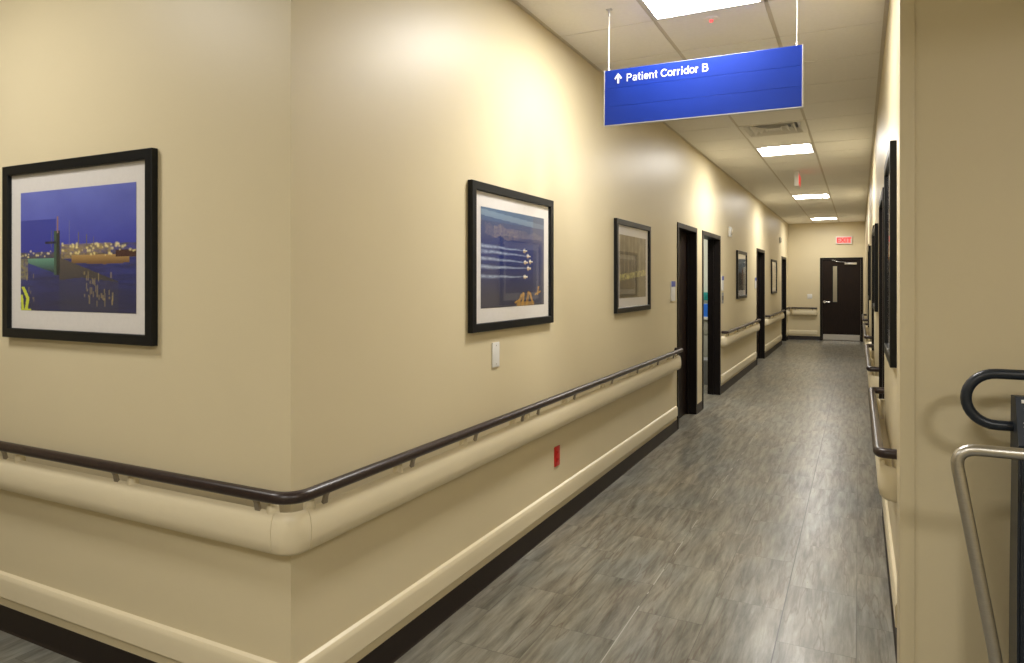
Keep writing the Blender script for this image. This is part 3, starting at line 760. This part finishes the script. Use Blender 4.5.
def plaque(y, z, label, x=XL):
    t = thing('door_plaque', (x, y, z), label, 'door sign', 'blue and white door signs', PI/2)
    boxes('panel', M['white'], [(-.08, .08, -.010, -.0005, -.10, .10)], t, .002)
    boxes('header', M['blue'], [(-.08, .08, -.0115, -.010, .045, .10)], t)
plaque(6.95, 1.43, 'blue topped white door sign left of the first door')
plaque(9.79, 1.50, 'blue topped door sign right of the open doorway, above a small grey box')
plaque(13.16, 1.50, 'blue topped door sign beside the third left door')
t = plate('card_reader', XL, 9.80, 1.30, PI/2, .12, .15, M['grey'], 'small grey wall box under the sign right of the open doorway', 'wall box')
boxes('lens', M['base'], [(-.03, .03, -.010, -.007, -.03, .03)], t)
def strobe(y, z, label):
    t = thing('fire_alarm', (XL, y, z), label, 'fire alarm', 'white wall fire alarms', PI/2)
    boxes('back_box', M['white'], [(-.06, .06, -.03, -.0005, -.07, .07)], t, .006)
    boxes('strobe_lens', M['chrome'], [(-.02, .02, -.045, -.03, -.045, .045)], t, .005)
strobe(10.35, 2.245, 'white fire alarm on the left wall right of the open doorway')
strobe(17.45, 2.50, 'white fire alarm high on the left wall before the last door')
t = plate('light_switch', -1.15, YF, 1.14, 0, .12, .12, M['white'], 'white light switch on the end wall above the short handrail', 'light switch')
boxes('toggle', M['white'], [(-.012, .012, -.013, -.007, -.025, .025)], t)
# exit sign on the end wall
t = thing('exit_sign', (-.345, YF, 2.585), 'lit red exit sign on the end wall above the dark door', 'exit sign')
boxes('housing', M['white'], [(-.19, .19, -.05, -.0005, -.10, .10)], t, .008)
boxes('face', M['exitpanel'], [(-.165, .165, -.053, -.05, -.08, .08)], t)
text_mesh('lettering', 'EXIT', .165, M['exit'], t, (0, -.054, -.058), (PI/2, 0, 0), offset=.004, extrude=.001, align='CENTER')
# ceiling mounted exit sign seen from its edge
t = thing('exit_sign', (-.765, 10.36, ZC), 'exit sign hanging edge on from the ceiling between the second and third lights', 'exit sign')
boxes('canopy', M['white'], [(-.03, .03, -.10, .10, -.02, 0)], t, .004)
boxes('housing', M['white'], [(-.028, .028, -.17, .17, -.215, -.021)], t, .006)
boxes('face', M['exitpanel'], [(.028, .031, -.15, .15, -.20, -.04)], t)
text_mesh('lettering', 'EXIT', .15, M['exit'], t, (.032, 0, -.175), (PI/2, 0, PI/2), offset=.004, extrude=.001, align='CENTER')
# sprinkler escutcheon and detector
t = thing('sprinkler_head', (-.765, 4.10, ZC), 'flush ceiling sprinkler with a red bulb beyond the nearest light', 'sprinkler')
bm = bmesh.new(); tube(bm, [(0,0,0), (0,0,-.004), (0,0,-.007)], [.045, .043, .030], 28); finish('cover_ring', bm, M['ceil'], t, 40)
bm = bmesh.new(); tube(bm, [(0,0,-.007), (0,0,-.016), (0,0,-.020)], [.011, .011, .006], 12); finish('bulb', bm, M['led'], t, 50)

# ------------------------------------------------------------------ hanging sign
SY = 3.700
t = thing('hanging_sign', (-.760, SY, 2.546), 'blue hanging sign reading Patient Corridor B with a white up arrow', 'sign')
t.rotation_euler = (0, math.radians(.45), 0)
hw = .509; hh = .152
bm = bmesh.new()                                      # five shallow extruded slats
ns = 3; sh = 2 * hh / ns
for i in range(ns):
    z0 = -hh + i * sh; rings = []
    prof = [(-.0112, z0), (-.0125, z0 + .0012), (-.0125, z0 + sh - .0012), (-.0112, z0 + sh), (.0112, z0 + sh), (.0125, z0 + sh - .0012), (.0125, z0 + .0012), (.0112, z0)]
    sweep(bm, [[(x, y, z) for y, z in prof] for x in (-hw, hw)])
finish('sign_panel', bm, M['signblue'], t, 25)
boxes('end_cap', M['alum'], [(-hw - .006, -hw, -.015, .015, -hh - .004, hh + .002)], t, .001)
boxes('end_cap', M['alum'], [(hw, hw + .006, -.015, .015, -hh - .004, hh + .002)], t, .001)
boxes('bottom_rail', M['alum'], [(-hw, hw, -.013, .013, -hh - .005, -hh)], t)
grotesque('lettering', 'Patient Corridor B', .0425, M['letter'], t, (-.386, -.0132, .079), .445)
bm = bmesh.new()
def poly(bm, pts, y0, y1):
    A = [bm.verts.new((x, y0, z)) for x, z in pts]; B = [bm.verts.new((x, y1, z)) for x, z in pts]
    bm.faces.new(A); bm.faces.new(B[::-1]); n = len(pts)
    for i in range(n): bm.faces.new((A[i], B[i], B[(i+1)%n], A[(i+1)%n]))
ax, az = -.432, .076
poly(bm, [(ax + x * .80, az + z * .95) for x, z in ((-.006, -.002), (.006, -.002), (.006, .036), (.020, .021), (.027, .029), (0, .058), (-.027, .029), (-.020, .021), (-.006, .036))], -.0148, -.0128)
finish('arrow', bm, M['letter'], t)
for sx in (-.492, .484):
    bm = bmesh.new(); tube(bm, [(sx, 0, hh), (sx, 0, ZC - 2.546 - .03)], .0022, 8); cyl(bm, (sx, 0, hh - .002), .005, .02, 'z', 10)
    c = finish('wire', bm, M['white'], t, 60)
    bm = bmesh.new(); tube(bm, [(sx, 0, ZC - 2.546 - .045), (sx, 0, ZC - 2.546 - .008)], .006, 12); bx(bm, sx - .016, sx + .016, -.012, .012, ZC - 2.546 - .008, ZC - 2.546 - .003)
    finish('ceiling_clip', bm, M['alum'], t)

# ------------------------------------------------------------------ exercise machine at the right edge
t = thing('stepper_machine', (.69, 2.68, 0), 'dark exercise machine with console and looped grab handle at the right edge', 'exercise machine')
bm = bmesh.new()
rings = []
for z, x0, x1, y0, y1 in ((.05, -.252, .252, -.06, .09), (.6, -.250, .250, -.055, .08), (1.00, -.246, .246, -.05, .07)):
    rings.append([(x0, y0, z), (x1, y0, z), (x1, y1, z), (x0, y1, z)])
sweep(bm, rings); bmesh.ops.bevel(bm, geom=[e for e in bm.edges], offset=.008, segments=2, affect='EDGES')
finish('column', bm, M['device'], t, 40)
bm = bmesh.new()
sweep(bm, [[(x, -.060, .99), (x, -.070, 1.02), (x, -.020, 1.165), (x, .05, 1.16), (x, .06, .99)] for x in (-.250, .250)])
con = finish('console', bm, M['device_hi'], t)
bm = bmesh.new()
def on_console(x, k, hw_, hk):
    a = Vector((0, -.070, 1.02)); b = Vector((0, -.020, 1.165)); n = Vector((0, -.15, .05)).normalized()
    P = [a + (b - a) * kk + Vector((xx, 0, 0)) for xx, kk in ((x-hw_, k-hk), (x+hw_, k-hk), (x+hw_, k+hk), (x-hw_, k+hk))]
    sweep(bm, [[p + n * .0004 for p in P], [p + n * .003 for p in P]])
for r_, k in enumerate((.90, .74)):
    for c_ in range(6): on_console(-.226 + r_ * .006 + c_ * .075, k, .009, .035)
finish('button', bm, M['white'], con)
bm = bmesh.new()
for k in (.46, .38, .20, .12):
    for c_ in range(6): on_console(-.222 + c_ * .075, k, .012, .012)
finish('caption', bm, M['grey'], con)
boxes('base_plate', M['device'], [(-.32, .32, -.26, .14, .0, .055)], t, .012)
# looped grab handle: a stadium in the upright plane on each flank
for sgn in (-1, 1):
    yy = .02
    cz_, r_ = 1.146, .083
    P = [(sgn*.10, yy, cz_ + r_), (sgn*.293, yy, cz_ + r_)]
    for k in range(1, 16):
        a = PI/2 - PI * k / 16; P.append((sgn * (.293 + math.cos(a) * r_), yy, cz_ + math.sin(a) * r_))
    P += [(sgn*.288, yy, cz_ - r_), (sgn*.235, yy, cz_ - r_)]
    bm = bmesh.new(); tube(bm, P, .0165, 16); finish('grab_handle', bm, M['device'], t, 60)
# brushed steel rail frame standing in front of the machine
t = thing('steel_handrail_frame', (.52, 2.35, 0), 'bent brushed steel grab rail in front of the dark machine', 'grab rail')
bm = bmesh.new()
zt = 1.048
P = round_path([(-.172, .0, .001), (-.172, .0, .44), (-.276, 0, zt), (.55, 0, zt), (.55, 0, .001)], .06, 10)
tube(bm, P, .0165, 18); finish('rail_tube', bm, M['steel'], t, 60)
for x in (-.172, .55):
    bm = bmesh.new(); tube(bm, [(x, 0, .0), (x, 0, .008), (x, 0, .012)], [.045, .045, .03], 24); finish('foot_flange', bm, M['steel'], t, 40)
